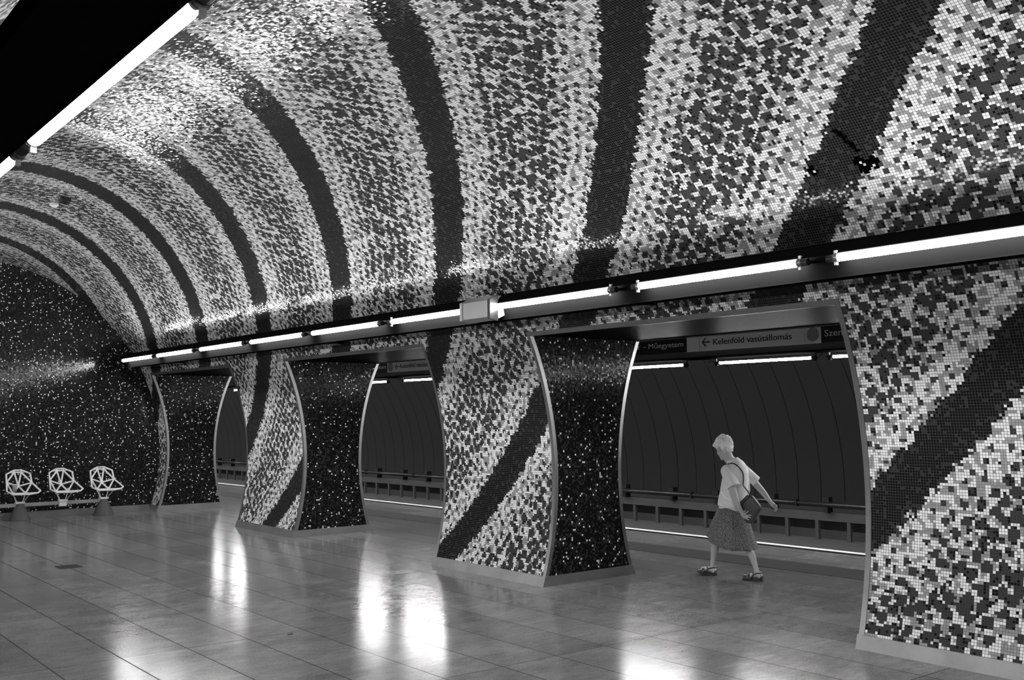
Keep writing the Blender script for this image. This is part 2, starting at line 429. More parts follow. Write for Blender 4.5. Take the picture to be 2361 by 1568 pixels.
def pillar(k, label, y_far=None):
    ya = R0 - (k-3)*P; yb = L0 - (k-3)*P
    if y_far: yb = y_far
    off = (XM, (ya+yb)/2, 0)
    e = empty('mosaic_pillar', off, label, 'pillar', 'waisted mosaic pillars between the hall and the train platform')
    arc_grid('hall_face', TH0, TH1, ya, min(yb, YE) if k == 1 else yb, 30, M['band'], parent=e, off=off)
    arc_grid('train_face', TH0, TH1, ya, yb, 30, M['band'], parent=e, off=off, mirror=True)
    side_face('side_face', ya, -1, e, off, M['speck'])
    side_face('side_face', yb, 1, e, off, M['speck'])
    for y, sy in ((ya, -1),) + (((yb, 1),) if k != 1 else ()):
        frame_strip('corner_trim', y, sy, False, e, off); frame_strip('corner_trim', y, sy, True, e, off)
    # skirting of four plates following the batter
    mb = MB(); t = 0.012
    xa, xb = circ(TH0)[0], circ(THS)[0]
    yb2 = min(yb, YE) if k == 1 else yb
    mb.add([(xa-t, ya, 0), (xa-t, yb2, 0), (xb-t, yb2, SK), (xb-t, ya, SK), (xa+.02, ya, 0), (xa+.02, yb2, 0), (xb+.02, yb2, SK), (xb+.02, ya, SK)],
           [(0,1,2,3), (7,6,5,4), (0,3,7,4), (1,5,6,2), (3,2,6,7), (0,4,5,1)])
    xa2, xb2 = 2*XM-xa, 2*XM-xb
    mb.add([(xa2+t, ya, 0), (xa2+t, yb, 0), (xb2+t, yb, SK), (xb2+t, ya, SK), (xa2-.02, ya, 0), (xa2-.02, yb, 0), (xb2-.02, yb, SK), (xb2-.02, ya, SK)],
           [(0,3,2,1), (7,4,5,6), (0,4,7,3), (1,2,6,5), (3,7,6,2), (0,1,5,4)])
    for y, s in ((ya, -1),) + (((yb, 1),) if k != 1 else ()):
        yo, yi = y + s*t, y
        mb.add([(xa-t, yo, 0), (xa2+t, yo, 0), (xb2+t, yo, SK), (xb-t, yo, SK), (xa-t, yi, 0), (xa2+t, yi, 0), (xb2+t, yi, SK), (xb-t, yi, SK)],
               [(0,1,2,3), (7,6,5,4), (0,3,7,4), (1,5,6,2), (3,2,6,7), (0,4,5,1)])
    mb.build('skirting', M['steel_dull'], e, off=off)
    return e
pillar(4, 'big mosaic pillar at the right edge of the photo with a broad black diagonal band')
pillar(3, 'mosaic pillar in the middle, just left of the walking woman')
pillar(2, 'smaller mosaic pillar, second from the end wall, left of centre')
pillar(1, 'farthest mosaic pillar, against the dark end wall beside the bench', y_far=46.0)

# lintels over the openings: soffit and steel edge strips
def opening(i, ya, yb):
    m = MB(); x, z = circ(TH1); x2 = 2*XM - x
    vs = [(x, ya, z), (x2, ya, z), (x2, yb, z), (x, yb, z), (x, ya, z+.10), (x2, ya, z+.10), (x2, yb, z+.10), (x, yb, z+.10)]
    uv = [(v[0], v[1]) for v in vs]
    s = mesh('ceiling.%03d' % (i+1), vs, [(0,1,2,3), (4,7,6,5), (0,4,5,1), (3,2,6,7)], M['soffit'], None, uv)
    s.name = 'ceiling'; tag(s, 'dark tiled underside of an opening in the pillar row', kind='structure')
    w, t = 0.042, 0.004
    for train in (0, 1):
        prof = []
        for th, rr in ((TH1 - 0.0012, R-t), (TH1 + w/R, R-t), (TH1 + w/R, R-0.0005), (TH1, R-0.0005)):
            a, b = circ(th, rr); prof.append((2*XM - a if train else a, b))
        sgn = -1 if train else 1
        xe = x2 if train else x
        prof += [(xe + sgn*w, z - 0.0005), (xe + sgn*w, z - t), (prof[0][0], z - t)]
        m.prism_y(prof if not train else prof[::-1], ya - 0.04, yb + 0.04)
        for q in range(9):
            yy = ya + (yb-ya)*(q+.5)/9; a, b = circ(TH1 + w*0.5/R, R-t); nx, nz = -math.cos(TH1), -math.sin(TH1)
            if train: a = 2*XM-a; nx = -nx
            m.tube((a, yy, b), (a+nx*.003, yy, b+nz*.003), .005, .004, 8)
    o = m.build('trim_%d' % i, M['steel']); tag(o, 'steel edge strip along the top of an opening', kind='structure')
ops = [(R0 - (k-3)*P, L0 - (k-1-3)*P) for k in (4,)]
opening(1, L0 - (4-3)*P, R0)                 # between pillars 4 and 3
opening(2, L0, R0 + P)                       # 3 and 2
opening(3, L0 + P, R0 + 2*P)                 # 2 and 1
opening(4, L0 - 2*P, R0 - P)                 # nearer than pillar 4, out of frame
# wall above the pillars on the train side
# train-side vault
def tarc(name, pts, y0, y1, mat, label):
    vs, fs = [], []
    for x, z in pts:
        for y in (y0, y1): vs.append(T(x, y, z))
    for j in range(len(pts)-1):
        a = 2*j; fs.append((a, a+1, a+3, a+2))
    o = mesh(name, vs, fs, mat, smooth=True); tag(o, label, kind='structure'); return o
TC, TZ, TR = 11.08, 0.45, 3.42
pts = [(TC + TR*math.cos(a), TZ + TR*math.sin(a)) for a in [math.radians(d) for d in range(90, 181, 3)]]
x2, z2 = 2*XM - circ(TH1)[0], ZTOP
top = [(2*XM - circ(TH1 + (PI/2 - TH1)*i/24)[0], circ(TH1 + (PI/2 - TH1)*i/24)[1]) for i in range(25)]
top = [(x, min(z, 3.87)) for x, z in top]
tarc('ceiling', top, -6, 46, M['panel'], 'dark vault over the train platform')
# far tunnel wall: panels with open seams every 0.44 m
seams0 = 12.251 - 0.4395*40
vs, fs = [], []
mb = MB(); m = 64; SW = 0.011
for k in range(16, 120):
    ya = seams0 + 0.4395*k + SW/2; yb = seams0 + 0.4395*(k+1) - SW/2
    if yb > 46: break
    ring = []
    for y in (ya, yb):
        r = []
        for j in range(m+1):
            a = math.radians(-4 + 94*j/m)
            r.append((TC + TR*math.cos(a), TZ + TR*math.sin(a)))
        for j in range(m, -1, -1):
            a = math.radians(-4 + 94*j/m)
            r.append((TC + (TR+0.03)*math.cos(a), TZ + (TR+0.03)*math.sin(a)))
        ring.append([T(x, y, z) for x, z in r])
    n = len(ring[0]); b0 = len(mb.v)
    mb.v += [tuple(p) for p in ring[0]+ring[1]]
    for i in range(m): 
        mb.f.append((b0+i, b0+i+1, b0+n+i+1, b0+n+i)); q = 2*m+1-i
        mb.f.append((b0+i, b0+q, b0+q-1, b0+i+1)); mb.f.append((b0+n+i, b0+n+i+1, b0+n+q-1, b0+n+q))
    mb.f.append((b0, b0+n, b0+n+2*m+1, b0+2*m+1))
o = mesh('wall_right', mb.v, mb.f, M['panel'], smooth=False); tag(o, 'curved dark panel wall across the train tracks', kind='structure')
o2 = tarc('wall_right', [(TC + (TR+0.05)*math.cos(math.radians(a)), TZ + (TR+0.05)*math.sin(math.radians(a))) for a in range(-20, 96, 4)], -6, 46, M['blackmatte'], 'black backing behind the tunnel panels')

# track trench
def tbox(name, x0, x1, y0, y1, z0, z1, mat, parent=None):
    mb = MB(); mb.box(x0, x1, y0, y1, z0, z1); o = mb.build(name, mat, parent)
    if parent is None: o.matrix_world = TM
    return o
tag(tbox('trim_5', 10.80, 10.92, -6, 46, -0.25, 0.001, M['blackline']), 'black strip just inside the white platform edge line', kind='structure')
tag(tbox('trim_6', 10.92, 11.05, -6, 46, -0.25, 0.001, M['whiteline']), 'bright white line along the platform edge', kind='structure')
tag(tbox('trim_7', 9.25, 9.82, -6, 46, -0.001, 0.004, M['tactile']), 'grooved grey guidance strip set in the platform floor', kind='structure')
tag(tbox('floor', 10.2, 14.45, -6, 46, -1.25, -1.15, M['ballast']), 'sunken track bed beyond the platform edge', kind='structure')
tag(tbox('wall_right', 10.80, 11.0, -6, 46, -1.15, -0.25, M['concrete']), 'vertical face under the platform edge', kind='structure')
for x in (11.9, 13.05):
    mb = MB(); mb.box(x-.07, x+.07, -6, 46, -1.15, -1.13).box(x-.01, x+.01, -6, 46, -1.13, -1.02).box(x-.035, x+.035, -6, 46, -1.03, -0.99)
    o = mb.build('rail', M['rail']); o.matrix_world = TM
    tag(o, 'steel running rail %s' % ('nearer the platform' if x < 12.5 else 'nearer the far tunnel wall'), 'rail')
# ledge, posts, beam under the far wall
tag(tbox('trim_8', 13.15, 14.42, -6, 46, -1.15, -0.30, M['concrete']), 'pale concrete ledge at the foot of the far tunnel wall', kind='structure')
e = empty('cable_barrier', T(13.95, 12, -0.3), 'low grey beam on short posts along the foot of the far tunnel wall', 'barrier', rz=TA)
def lt(mb, name, mat, parent):    # train-local shapes parented to an Empty at T(13.95,12,-.3)
    return mb.build(name, mat, parent, off=(13.95, 12, -0.3))
mb = MB(); mb.box(13.93, 13.99, -2, 45.5, 0.0, 0.14); lt(mb, 'rail_beam', M['beam'], e)
mb = MB(); mb.box(14.12, 14.14, -2, 45.5, -0.30, 0.0); lt(mb, 'back_panel', M['panel_low'], e)
for k in range(-10, 60):
    y = 13.741 - 0.5685*k + 0.5685*18 - 0.5685*0
    y = 13.741 + 0.5665*(k-12)
    if 6.0 < y < 45: mb = MB(); mb.box(13.935, 13.985, y-.03, y+.03, -0.30, 0.0); lt(mb, 'post', M['beam'], e)
# pipe in lengths with black couplings, carried by black clips
for j in range(-2, 15):
    ya = 10.072 + 2.181*j; yb = ya + 2.181
    if yb < 6.5 or ya > 36: continue
    ym = (ya+yb)/2
    place = {-2: 'hidden by the big right pillar', -1: 'right of the woman by the big pillar', 0: 'behind the walking woman', 1: 'between the middle pillar and the woman',
             2: 'hidden by the middle pillar', 3: 'hidden by the middle pillar', 4: 'right part seen left of the middle pillar', 5: 'middle part seen left of the middle pillar',
             6: 'beside the small left pillar', 7: 'hidden by the small left pillar', 8: 'hidden by the small left pillar'}.get(j, 'seen through the farthest opening')
    e = empty('cable_pipe', T(13.85, ym, 0.262), 'dark pipe length on the tunnel wall, ' + place, 'pipe', 'pipe lengths along the tunnel wall', rz=TA)
    mb = MB(); mb.tube((0, -1.06, 0), (0, 1.06, 0), 0.042, n=20); auto_smooth(mb.build('pipe_tube', M['pipe'], e))
    mb = MB(); mb.tube((0, 1.04, 0), (0, 1.141, 0), 0.034, n=16); mb.box(-.045, .045, 1.075, 1.105, -.055, .055); mb.build('coupling', M['black'], e)
    for c in (-0.62, 0.55):
        mb = MB(); mb.box(-0.03, 0.05, c-.06, c+.06, 0.035, 0.115).box(0.05, 0.12, c-.03, c+.03, -.12, 0.115).box(-0.02, 0.09, c-.03, c+.03, -0.13, -0.035)
        mb.build('clip', M['black'], e)

# ------------------------------------------------------------------ left side of the hall (beside and behind the camera)
def left_wall():
    mats = []
    for i, k in enumerate((4, 3, 2, 1, 5)):
        ya = R0 - (k-3)*P; yb = min(L0 - (k-3)*P, YE) if k != 1 else YE
        vs, uv, fs = [], [], []
        m = 24
        for j in range(m+1):
            th = TH0 + (TH1-TH0)*j/m; x, z = circ(th); xl = 2*XC - x
            for y in (ya, yb): vs.append((xl, y, z)); uv.append((y, R*(PI-th)))
        for j in range(m): a = 2*j; fs.append((a, a+1, a+3, a+2))
        o = mesh('wall_left', vs, fs, M['band'], None, uv, True); tag(o, 'mosaic face between the left-hand openings', kind='structure')
        b = len(vs)
        vs, uv, fs = [], [], []
        for y in (ya, yb):
            b = len(vs)
            for j in range(m+1):
                th = TH0 + (TH1-TH0)*j/m; x, z = circ(th); xl = 2*XC - x
                for xx in (xl, -2*(XM-XC)+x): vs.append((xx, y, z)); uv.append((xx, z+3))
            for j in range(m): a = b+2*j; fs.append((a, a+1, a+3, a+2))
        o = mesh('wall_left', vs, fs, M['speck'], None, uv); tag(o, 'dark speckled side faces of the left-hand openings', kind='structure')
left_wall()
lx = 2*XC - circ(TH1)[0]
vs = [(lx, YF, ZTOP), (-1.6, YF, ZTOP), (-1.6, YE, ZTOP), (lx, YE, ZTOP)]
tag(mesh('ceiling', vs, [(0,1,2,3)], M['soffit'], None, [(v[0], v[1]) for v in vs]), 'dark underside over the left-hand openings', kind='structure')
vs = [(-4.2, YF, 0), (-0.9, YF, 0), (-0.9, YE, 0), (-4.2, YE, 0)]
tag(mesh('floor', vs, [(0,1,2,3)], M['floor']), 'stone floor of the left-hand platform', kind='structure')
vs = [(-4.2, YF, -1), (-4.2, YE, -1), (-4.2, YE, 3.6), (-4.2, YF, 3.6), (-1.6, YF, 2.5), (-1.6, YE, 2.5)]
tag(mesh('wall_left', vs, [(0,1,2,3), (3,2,5,4)], M['panel']), 'dark wall beyond the left-hand openings', kind='structure')

# ------------------------------------------------------------------ light channels and tubes
def channel(side, label):
    if side > 0:
        X = lambda x: x
    else:
        X = lambda x: 2*XC - x
    front = [(5.975, 2.622), (5.926, 2.834)]; back = [(6.00, 2.870), (6.16, 2.80), (6.217, 2.634)]
    off = Vector((X(6.06), 8.0, 2.80))
    e = empty('light_channel', off, label, 'light fitting')
    mb = MB(); prof = [(X(x), z) for x, z in front + back]
    if side < 0: prof = prof[::-1]
    mb.prism_y(prof, -5.0, 18.75)
    mb.build('channel_body', M['channel'], e, off=off)
    # folded lips of the tray
    mb = MB()
    for (x, z) in front:
        mb.box(X(x)-.005, X(x)+.005, -5.0, 18.75, z-.005, z+.005)
    mb.build('edge_lip', M['channel'], e, off=off)
    # curved lip over the tubes
    mb = MB(); mb.prism_y([(X(x), z) for x, z in ((5.8555, 2.7605), (5.926, 2.834), (5.922, 2.840), (5.8505, 2.7655))], -5.0, 18.75)
    mb.build('top_shade', M['channel'], e, off=off)
    # arms to the vault
    for k in range(-2, 10):
        y = 0.66 + 1.83*k + 1.83*0.0
        mb = MB(); mb.tube((X(6.10), y, 2.78), (X(6.33), y, 2.84), 0.012, n=8); mb.build('wall_bracket', M['black'], e, off=off)
    return e
channel(1, 'long dark metal light channel carrying the row of tubes above the pillars')
channel(-1, 'long black light channel crossing the top left corner of the photo')

def tube_fixture(x, z, ya, yb, label, group, mat, dirx, rr=0.0265, sleeve=True):
    yc = (ya+yb)/2; h = (yb-ya)/2
    e = empty('fluorescent_lamp', (x, yc, z), label, 'lamp', group)
    mb = MB(); mb.tube((0, -h, 0), (0, h, 0), rr, n=20); auto_smooth(mb.build('tube', mat, e))
    for s in (-1, 1):
        mb = MB(); mb.tube((0, s*h, 0), (0, s*(h+0.035), 0), rr*1.08, n=18).tube((0, s*(h+.012), 0), (0, s*(h+.022), 0), rr*1.2, n=18)
        auto_smooth(mb.build('end_cap', M['cap'], e)) and None
        mb = MB(); mb.tube((0, s*(h+0.035), 0), (0, s*(h+0.085), 0), rr*0.95, n=16).box(-.018, .018, s*(h+.05)-.02, s*(h+.05)+.02, -.04 if dirx == 0 else -.02, 0.02)
        mb.tube((0, s*(h+.06), 0), (dirx*0.10, s*(h+.06), 0.01 if dirx else 0.06), 0.014, n=10)
        mb.build('socket', M['socket'], e)
        if sleeve and yc < 9.0:
            for q in (-1, 1):
                mb = MB(); mb.box(-.010, .010, s*(h+.02)-.010, s*(h+.02)+.010, min(q*rr, q*(rr+.022)), max(q*rr, q*(rr+.022))); mb.build('retaining_clip', M['whiteplastic'], e)
    return e
RT = [(2.40, 3.90, 'above the big right pillar, cut by the photo edge'),
      (4.22, 5.728, 'over the right half of the opening with the woman'),
      (6.078, 7.60, 'just right of the pale metal box'),
      (8.01, 9.464, 'just left of the pale metal box'),
      (9.755, 11.303, 'right half of the opening left of the middle pillar'),
      (11.58, 13.10, 'left half of the opening left of the middle pillar'),
      (13.39, 14.90, 'above the small pillar left of centre'),
      (15.22, 16.74, 'second from the dark end wall'),
      (16.99, 18.50, 'nearest the dark end wall')]
for a, b, s in RT:
    tube_fixture(5.853, 2.733, a, b, 'lit tube in the right channel ' + s, 'hall tubes in the right channel', M['tube'], 1)
for a, b in ((0.57, 2.08), (-1.26, 0.25), (-3.09, -1.58)):
    tube_fixture(5.853, 2.733, a, b, 'lit tube in the right channel beyond the right photo edge', 'hall tubes beyond the right edge of the photo', M['tube'], 1)
tube_fixture(0.913, 2.733, 2.37, 3.929, 'long lit fluorescent tube across the top left corner of the photo', 'hall tubes in the left channel', M['tube'], -1)
tube_fixture(0.913, 2.733, 4.202, 5.72, 'lit tube end at the left photo edge, below the long corner tube', 'hall tubes in the left channel', M['tube'], -1)
for a, b, s in RT[2:]:
    tube_fixture(0.913, 2.733, a, b, 'lit fluorescent tube in the left channel, out of the photo to the left', 'hall tubes outside the left edge', M['tube'], -1)
for a, b in ((0.57, 2.08), (-1.26, 0.25), (-3.09, -1.58)):
    tube_fixture(0.913, 2.733, a, b, 'lit fluorescent tube in the left channel above or behind the viewpoint', 'hall tubes above the viewpoint', M['tube'], -1)

# metal cover box on the right channel
e = empty('cover_box', (5.80, 7.80, 2.72), 'pale metal box between two tubes on the right light channel', 'box')
mb = MB(); mb.prism_y([(-0.045, -0.09), (0.05, -0.115), (0.20, -0.05), (0.20, 0.12), (0.05, 0.13), (-0.045, 0.075)], -0.17, 0.26)
bevel(mb.build('housing', M['cover'], e), 0.006)
mb = MB(); mb.prism_y([(-0.052, -0.095), (-0.045, -0.095), (-0.045, 0.08), (-0.052, 0.08)], 0.22, 0.262); mb.build('end_flange', M['cover'], e)
mb = MB(); mb.prism_y([(-0.035, -0.10), (0.06, -0.12), (0.06, 0.125), (-0.035, 0.085)], -0.205, -0.172); mb.build('mounting_plate', M['socket'], e)
mb = MB(); mb.box(-0.056, -0.052, 0.225, 0.25, 0.02, 0.05); mb.build('sticker', M['whiteplastic'], e)
mb = MB(); mb.path([(0.05, -.1, .13), (0.08, -.12, .19), (0.14, -.12, .20), (0.18, -.1, .14)], 0.008); mb.path([(0.02, -.16, .12), (0.06, -.17, .17), (0.12, -.16, .17)], 0.006); mb.build('cable_loop', M['black'], e)

# round speakers under the channel over each opening
for y, s in ((6.14, 'right opening, above the woman'), (11.64, 'opening left of the middle pillar'), (17.1, 'farthest opening')):
    e = empty('ceiling_speaker', (6.33, y, 2.63), 'round flat loudspeaker under the light channel over the ' + s, 'speaker', 'round speakers over the openings')
    mb = MB(); mb.tube((0, 0, 0), (0, 0, .05), 0.095, n=28); mb.build('housing', M['black'], e)
    mb = MB(); mb.tube((0, 0, -.008), (0, 0, 0.002), 0.10, 0.105, n=28); mb.build('ring', M['cap'], e)
# two small ceiling devices on the vault
e = empty('smoke_detector', (3.516, 13.51, 4.46), 'small black box fixed on the vault near the far dark band', 'detector')
mb = MB(); mb.box(-.055, .055, -.08, .08, -.02, .04); bevel(mb.build('housing', M['black'], e), .01); mb = MB(); mb.tube((0,0,-.04), (0,0,-.02), .03, n=16); mb.build('sensor', M['black'], e)
e = empty('smoke_detector', (3.499, 13.96, 4.475), 'small round white detector on the vault beside the black box', 'detector')
mb = MB(); mb.tube((0, 0, 0), (0, 0, .03), .055, n=24); mb.build('base', M['whiteplastic'], e); mb = MB(); mb.tube((0, 0, -.015), (0, 0, -.0), .03, .045, n=24); mb.build('sensor', M['chairpaint'], e)

# train-side tubes, fascia and signs
e = empty('sign_gantry', T(10.98, 12, 2.475), 'long grey fascia beam hung above the platform edge carrying the signs', 'beam', rz=TA)
def lg(mb, name, mat): return mb.build(name, mat, e, off=(10.98, 12, 2.475))
mb = MB(); mb.box(10.90, 10.93, -3, 45, 2.492, 2.80).box(10.90, 11.30, -3, 45, 2.80, 2.83); lg(mb, 'fascia', M['fascia'])
mb = MB(); mb.box(10.885, 10.935, -3, 45, 2.475, 2.491); lg(mb, 'bottom_lip', M['lip'])
mb = MB(); mb.box(10.935, 11.22, -3, 45, 2.470, 2.50); lg(mb, 'lamp_tray', M['tray'])
for y in range(-2, 45, 3):
    mb = MB(); mb.tube((11.1, y+.4, 2.8), (11.1, y+.4, 3.85), 0.02, n=10); lg(mb, 'hanger', M['black'])
gp = 3.939
for k in range(-2, 9):
    for j, o_ in enumerate((10.01, 11.81)):
        ya = o_ + gp*k; yb = ya + 1.48
        if yb < -1: continue
        c = T(11.10, (ya+yb)/2, 2.405)
        s = {(0, 0): 'left part of the opening with the woman', (-1, 1): 'middle of the opening with the woman', (-1, 0): 'right end of the opening with the woman',
             (1, 1): 'right part of the opening left of the middle pillar', (2, 0): 'left part of the opening left of the middle pillar', (4, 0): 'farthest opening'}.get((k, j))
        lab = 'lit tube above the platform edge, ' + s if s else 'lit tube above the platform edge, hidden behind the pillars'
        f = tube_fixture(c.x, c.z, c.y-0.74, c.y+0.74, lab, 'platform edge tubes' if s else 'platform edge tubes behind the pillars', M['tube_train'], 0, rr=0.017, sleeve=False)
        f.rotation_euler = (0, 0, TA)
        # cable loop over the sockets
        mb = MB(); mb.path([(0, .80, .0), (-.03, .86, .03), (-.03, .93, .0), (0, .90, .06)], .006, 6); mb.build('cable', M['black'], f)

def text_mesh(body, h, width, mat, parent, loc, bold=0.0):
    cu = D.curves.new('lettering', 'FONT'); cu.body = body; cu.size = 1.0; cu.extrude = 0.002; cu.offset = bold
    ob = D.objects.new('lettering', cu); COL.objects.link(ob)
    dg = bpy.context.evaluated_depsgraph_get(); dg.update()
    me = D.meshes.new_from_object(ob.evaluated_get(dg)); D.objects.remove(ob)
    xs = [v.co.x for v in me.vertices]; x0, x1 = min(xs), max(xs)
    # cap height of the built-in face
    sz = h/0.70; sx = width/(x1-x0)
    for v in me.vertices:
        X = (v.co.x - x0)*sx; Z = v.co.y*sz; Y = v.co.z
        v.co = Vector((-Y*0.6, -X, Z))      # runs towards -y, faces -x
    me.update()
    o = link('lettering', me, parent, mat); o.location = loc
    return o
def sign(name, y_hi, y_lo, mat, label, cat='sign'):
    c = T(10.89, (y_hi+y_lo)/2, 2.57)
    e = empty(name, c, label, cat, rz=TA); w = (y_hi-y_lo)/2
    mb = MB(); mb.box(-0.02, 0.009, -w+.002, w-.002, 0, 0.205); bevel(mb.build('panel', mat, e), .002)
    return e, (y_hi+y_lo)/2
def put_text(e, ym, body, y_start, y_end, zb, h, mat, bold=0.004):
    return text_mesh(body, h, y_start-y_end, mat, e, (-0.0225, y_start-ym, zb-2.57), bold)
def arrow(e, ym, y_tip, y_tail, z):
    mb = MB(); w = 0.008
    yt = y_tip-ym; ye = y_tail-ym; zz = z-2.57
    mb.box(-.0245, -.0205, ye, yt-.012, zz-w, zz+w)
    for s in (-1, 1):
        mb.add([(-.0245, yt, zz), (-.0245, yt-.022, zz), (-.0245, yt-.075, zz+s*.055), (-.0245, yt-.052, zz+s*.055)], [(0,1,2,3)])
        mb.add([(-.0205, yt, zz), (-.0205, yt-.022, zz), (-.0205, yt-.075, zz+s*.055), (-.0205, yt-.052, zz+s*.055)], [(0,1,2,3)])
    mb.build('arrow', M['textdark'], e)
def disc(e, ym, y, z, r):
    mb = MB(); mb.tube((-.024, y-ym, z-2.57), (-.019, y-ym, z-2.57), r, n=40); mb.build('line_disc', M['signgrey'], e)
NAME = 'Szent Gellért tér – Műegyetem'; DEST = 'Kelenföld vasútállomás'
e, ym = sign('station_name_sign', 11.70, 9.755, M['signblack'], 'black station name sign ending in Műegyetem, left of the arrow sign'); put_text(e, ym, NAME, 11.60, 9.806, 2.655, .073, M['textlight'], 0.0)
e, ym = sign('blank_sign', 9.750, 9.520, M['signwhite'], 'short blank pale sign between the black sign and the arrow sign')
e, ym = sign('direction_sign', 9.515, 7.806, M['signwhite'], 'pale arrow sign reading Kelenföld vasútállomás above the walking woman'); put_text(e, ym, DEST, 9.271, 7.999, 2.648, .080, M['textdark']); arrow(e, ym, 9.470, 9.330, 2.690)
e, ym = sign('line_sign', 7.802, 7.566, M['signwhite'], 'small pale square sign with a grey disc, right of the arrow sign'); disc(e, ym, 7.683, 2.685, .088)
e, ym = sign('station_name_sign', 7.562, 5.60, M['signblack'], 'black station name sign cut off by the big right pillar'); put_text(e, ym, NAME, 7.515, 5.72, 2.650, .080, M['textlight'], 0.0)
e, ym = sign('station_name_sign', 19.45, 17.520, M['signblack'], 'small dark station name sign seen left of the middle pillar'); put_text(e, ym, NAME, 19.35, 17.565, 2.650, .080, M['textlight'], 0.0)
e, ym = sign('line_sign', 17.516, 17.262, M['signwhite'], 'pale square sign with grey disc, seen left of the middle pillar'); disc(e, ym, 17.385, 2.672, .088)
e, ym = sign('direction_sign', 17.258, 15.55, M['signwhite'], 'pale arrow sign partly hidden by the middle pillar, seen left of it'); put_text(e, ym, DEST, 17.049, 15.78, 2.640, .080, M['textdark']); arrow(e, ym, 17.225, 17.09, 2.675)

# ------------------------------------------------------------------ bench with three wire seats by the end wall
BY = 18.93
be = empty('linked_bench', (4.98, BY, 0), 'row of white faceted wire seats on a beam before the dark end wall', 'bench')
def bar(mb, a, b, w=0.0140): mb.tube(a, b, w, n=6)
def wire_seat(x, parent, stem_to):
    n = {'A1': (-.055, .24, .835), 'A2': (.065, .24, .835), 'A1b': (-.05, .235, .800), 'A2b': (.06, .235, .800), 'A0': (-.19, .17, .775), 'A3': (.19, .17, .775),
         'B0': (-.195, .10, .64), 'B1': (.205, .10, .62), 'N': (.0, .14, .565), 'S0': (-.11, .02, .45), 'S1': (.09, .02, .45),
         'T0': (-.225, -.08, .50), 'T1': (.275, -.20, .495), 'F0': (-.17, -.27, .455), 'F1': (.08, -.30, .45), 'F2': (.22, -.26, .465)}
    V = {k: Vector(v) + Vector((x-4.98, 0, 0)) for k, v in n.items()}
    E = 'A0-A1 A1-A2 A2-A3 A1b-A2b A1-A1b A2-A2b A0-B0 A3-B1 A1b-N A2b-N A1b-B0 A2b-B1 B0-N B1-N N-S0 N-S1 B0-S0 B1-S1 B0-T0 B1-T1 T0-F0 F0-F1 F1-F2 F2-T1 S0-F0 S1-F1 S1-F2 S0-S1'.split()
    s = MB()
    for q in E: a, b = q.split('-'); bar(s, V[a], V[b])
    for k in V: s.ball(V[k], .014, nu=8, nv=6)
    for sx in (-.075, .085): s.obox(V['A1b'].lerp(V['A1'], .5) + Vector((sx - (-.05), 0, -.004)), (.030, 0, -.006 if sx > 0 else .006), (0, .004, 0), (0, .003, .020))
    seat = s.build('seat', M['chairpaint'], parent)
    st = MB(); c = Vector((x-4.98, 0, .305))
    for k in ('F0', 'F1', 'S0', 'S1'): bar(st, V[k], c + Vector((.05*(1 if '1' in k else -1), -.03 if 'F' in k else .03, 0)), .007)
    st.box(c.x-.07, c.x+.07, -.06, .06, .285, .31)
    st.build('seat_stem', M['chairpaint'], seat)
for x in (4.31, 5.0, 5.69): wire_seat(x, be, None)
mb = MB(); mb.box(-2.4, 0.66, -.03, .03, .225, .285); bevel(mb.build('beam', M['benchbeam'], be), .006)
mb = MB(); mb.box(-.045, .075, -.045, .045, .20, .29); mb.build('beam_clamp', M['chairpaint'], be)
for x in (4.31, 5.69):
    mb = MB(); rings = []
    for z, r in ((0, .172), (.012, .172), (.10, .138), (.20, .098), (.275, .066), (.285, .060)):
        rings.append([(x-4.98 + r*math.cos(2*PI*i/32), r*math.sin(2*PI*i/32), z) for i in range(32)])
    mb.loft(rings); mb.build('concrete_base', M['cone'], be)
e = empty('paper_cup', (4.235, 18.98, .478), 'small grey cup left on the leftmost wire seat', 'cup')
mb = MB(); mb.tube((0, 0, 0), (0, 0, .12), .03, .04, n=20); auto_smooth(mb.build('cup_body', M['paper'], e)); mb = MB(); mb.tube((0, 0, .12), (0, 0, .13), .043, n=20); mb.build('lid', M['whiteplastic'], e)

# floor drain and scraps
e = empty('floor_drain', (3.42, 12.63, 0), 'small dark slotted drain cover in the floor at left', 'drain')
mb = MB(); mb.box(-.125, .125, -.14, -.125, 0, .004).box(-.125, .125, .125, .14, 0, .004).box(-.125, -.11, -.125, .125, 0, .004).box(.11, .125, -.125, .125, 0, .004); mb.build('rim', M['black'], e)
mb = MB()
for i in range(9): mb.box(-.11, .11, -.118+i*.0285, -.104+i*.0285, 0, .003)
mb.box(-.11, .11, -.125, .125, 0, .001); mb.build('slots', M['blackmatte'], e)
for (x, y, s) in ((4.93, 7.87, 'dark scrap on the floor between the two bright reflections'), (3.72, 7.55, 'dark scrap on the floor below the small pillar, near the bottom edge')):
    mb = MB(); mb.add([(-.025, -.01, .001), (.02, -.014, .001), (.03, .01, .004), (-.015, .014, .001), (-.025, -.01, .003), (.02, -.014, .003), (.03, .01, .006), (-.015, .014, .003)], [(0,3,2,1), (4,5,6,7), (0,1,5,4), (1,2,6,5), (2,3,7,6), (3,0,4,7)])
    o = mb.build('scrap', M['litter']); o.location = (x, y, 0); tag(o, s, 'litter')

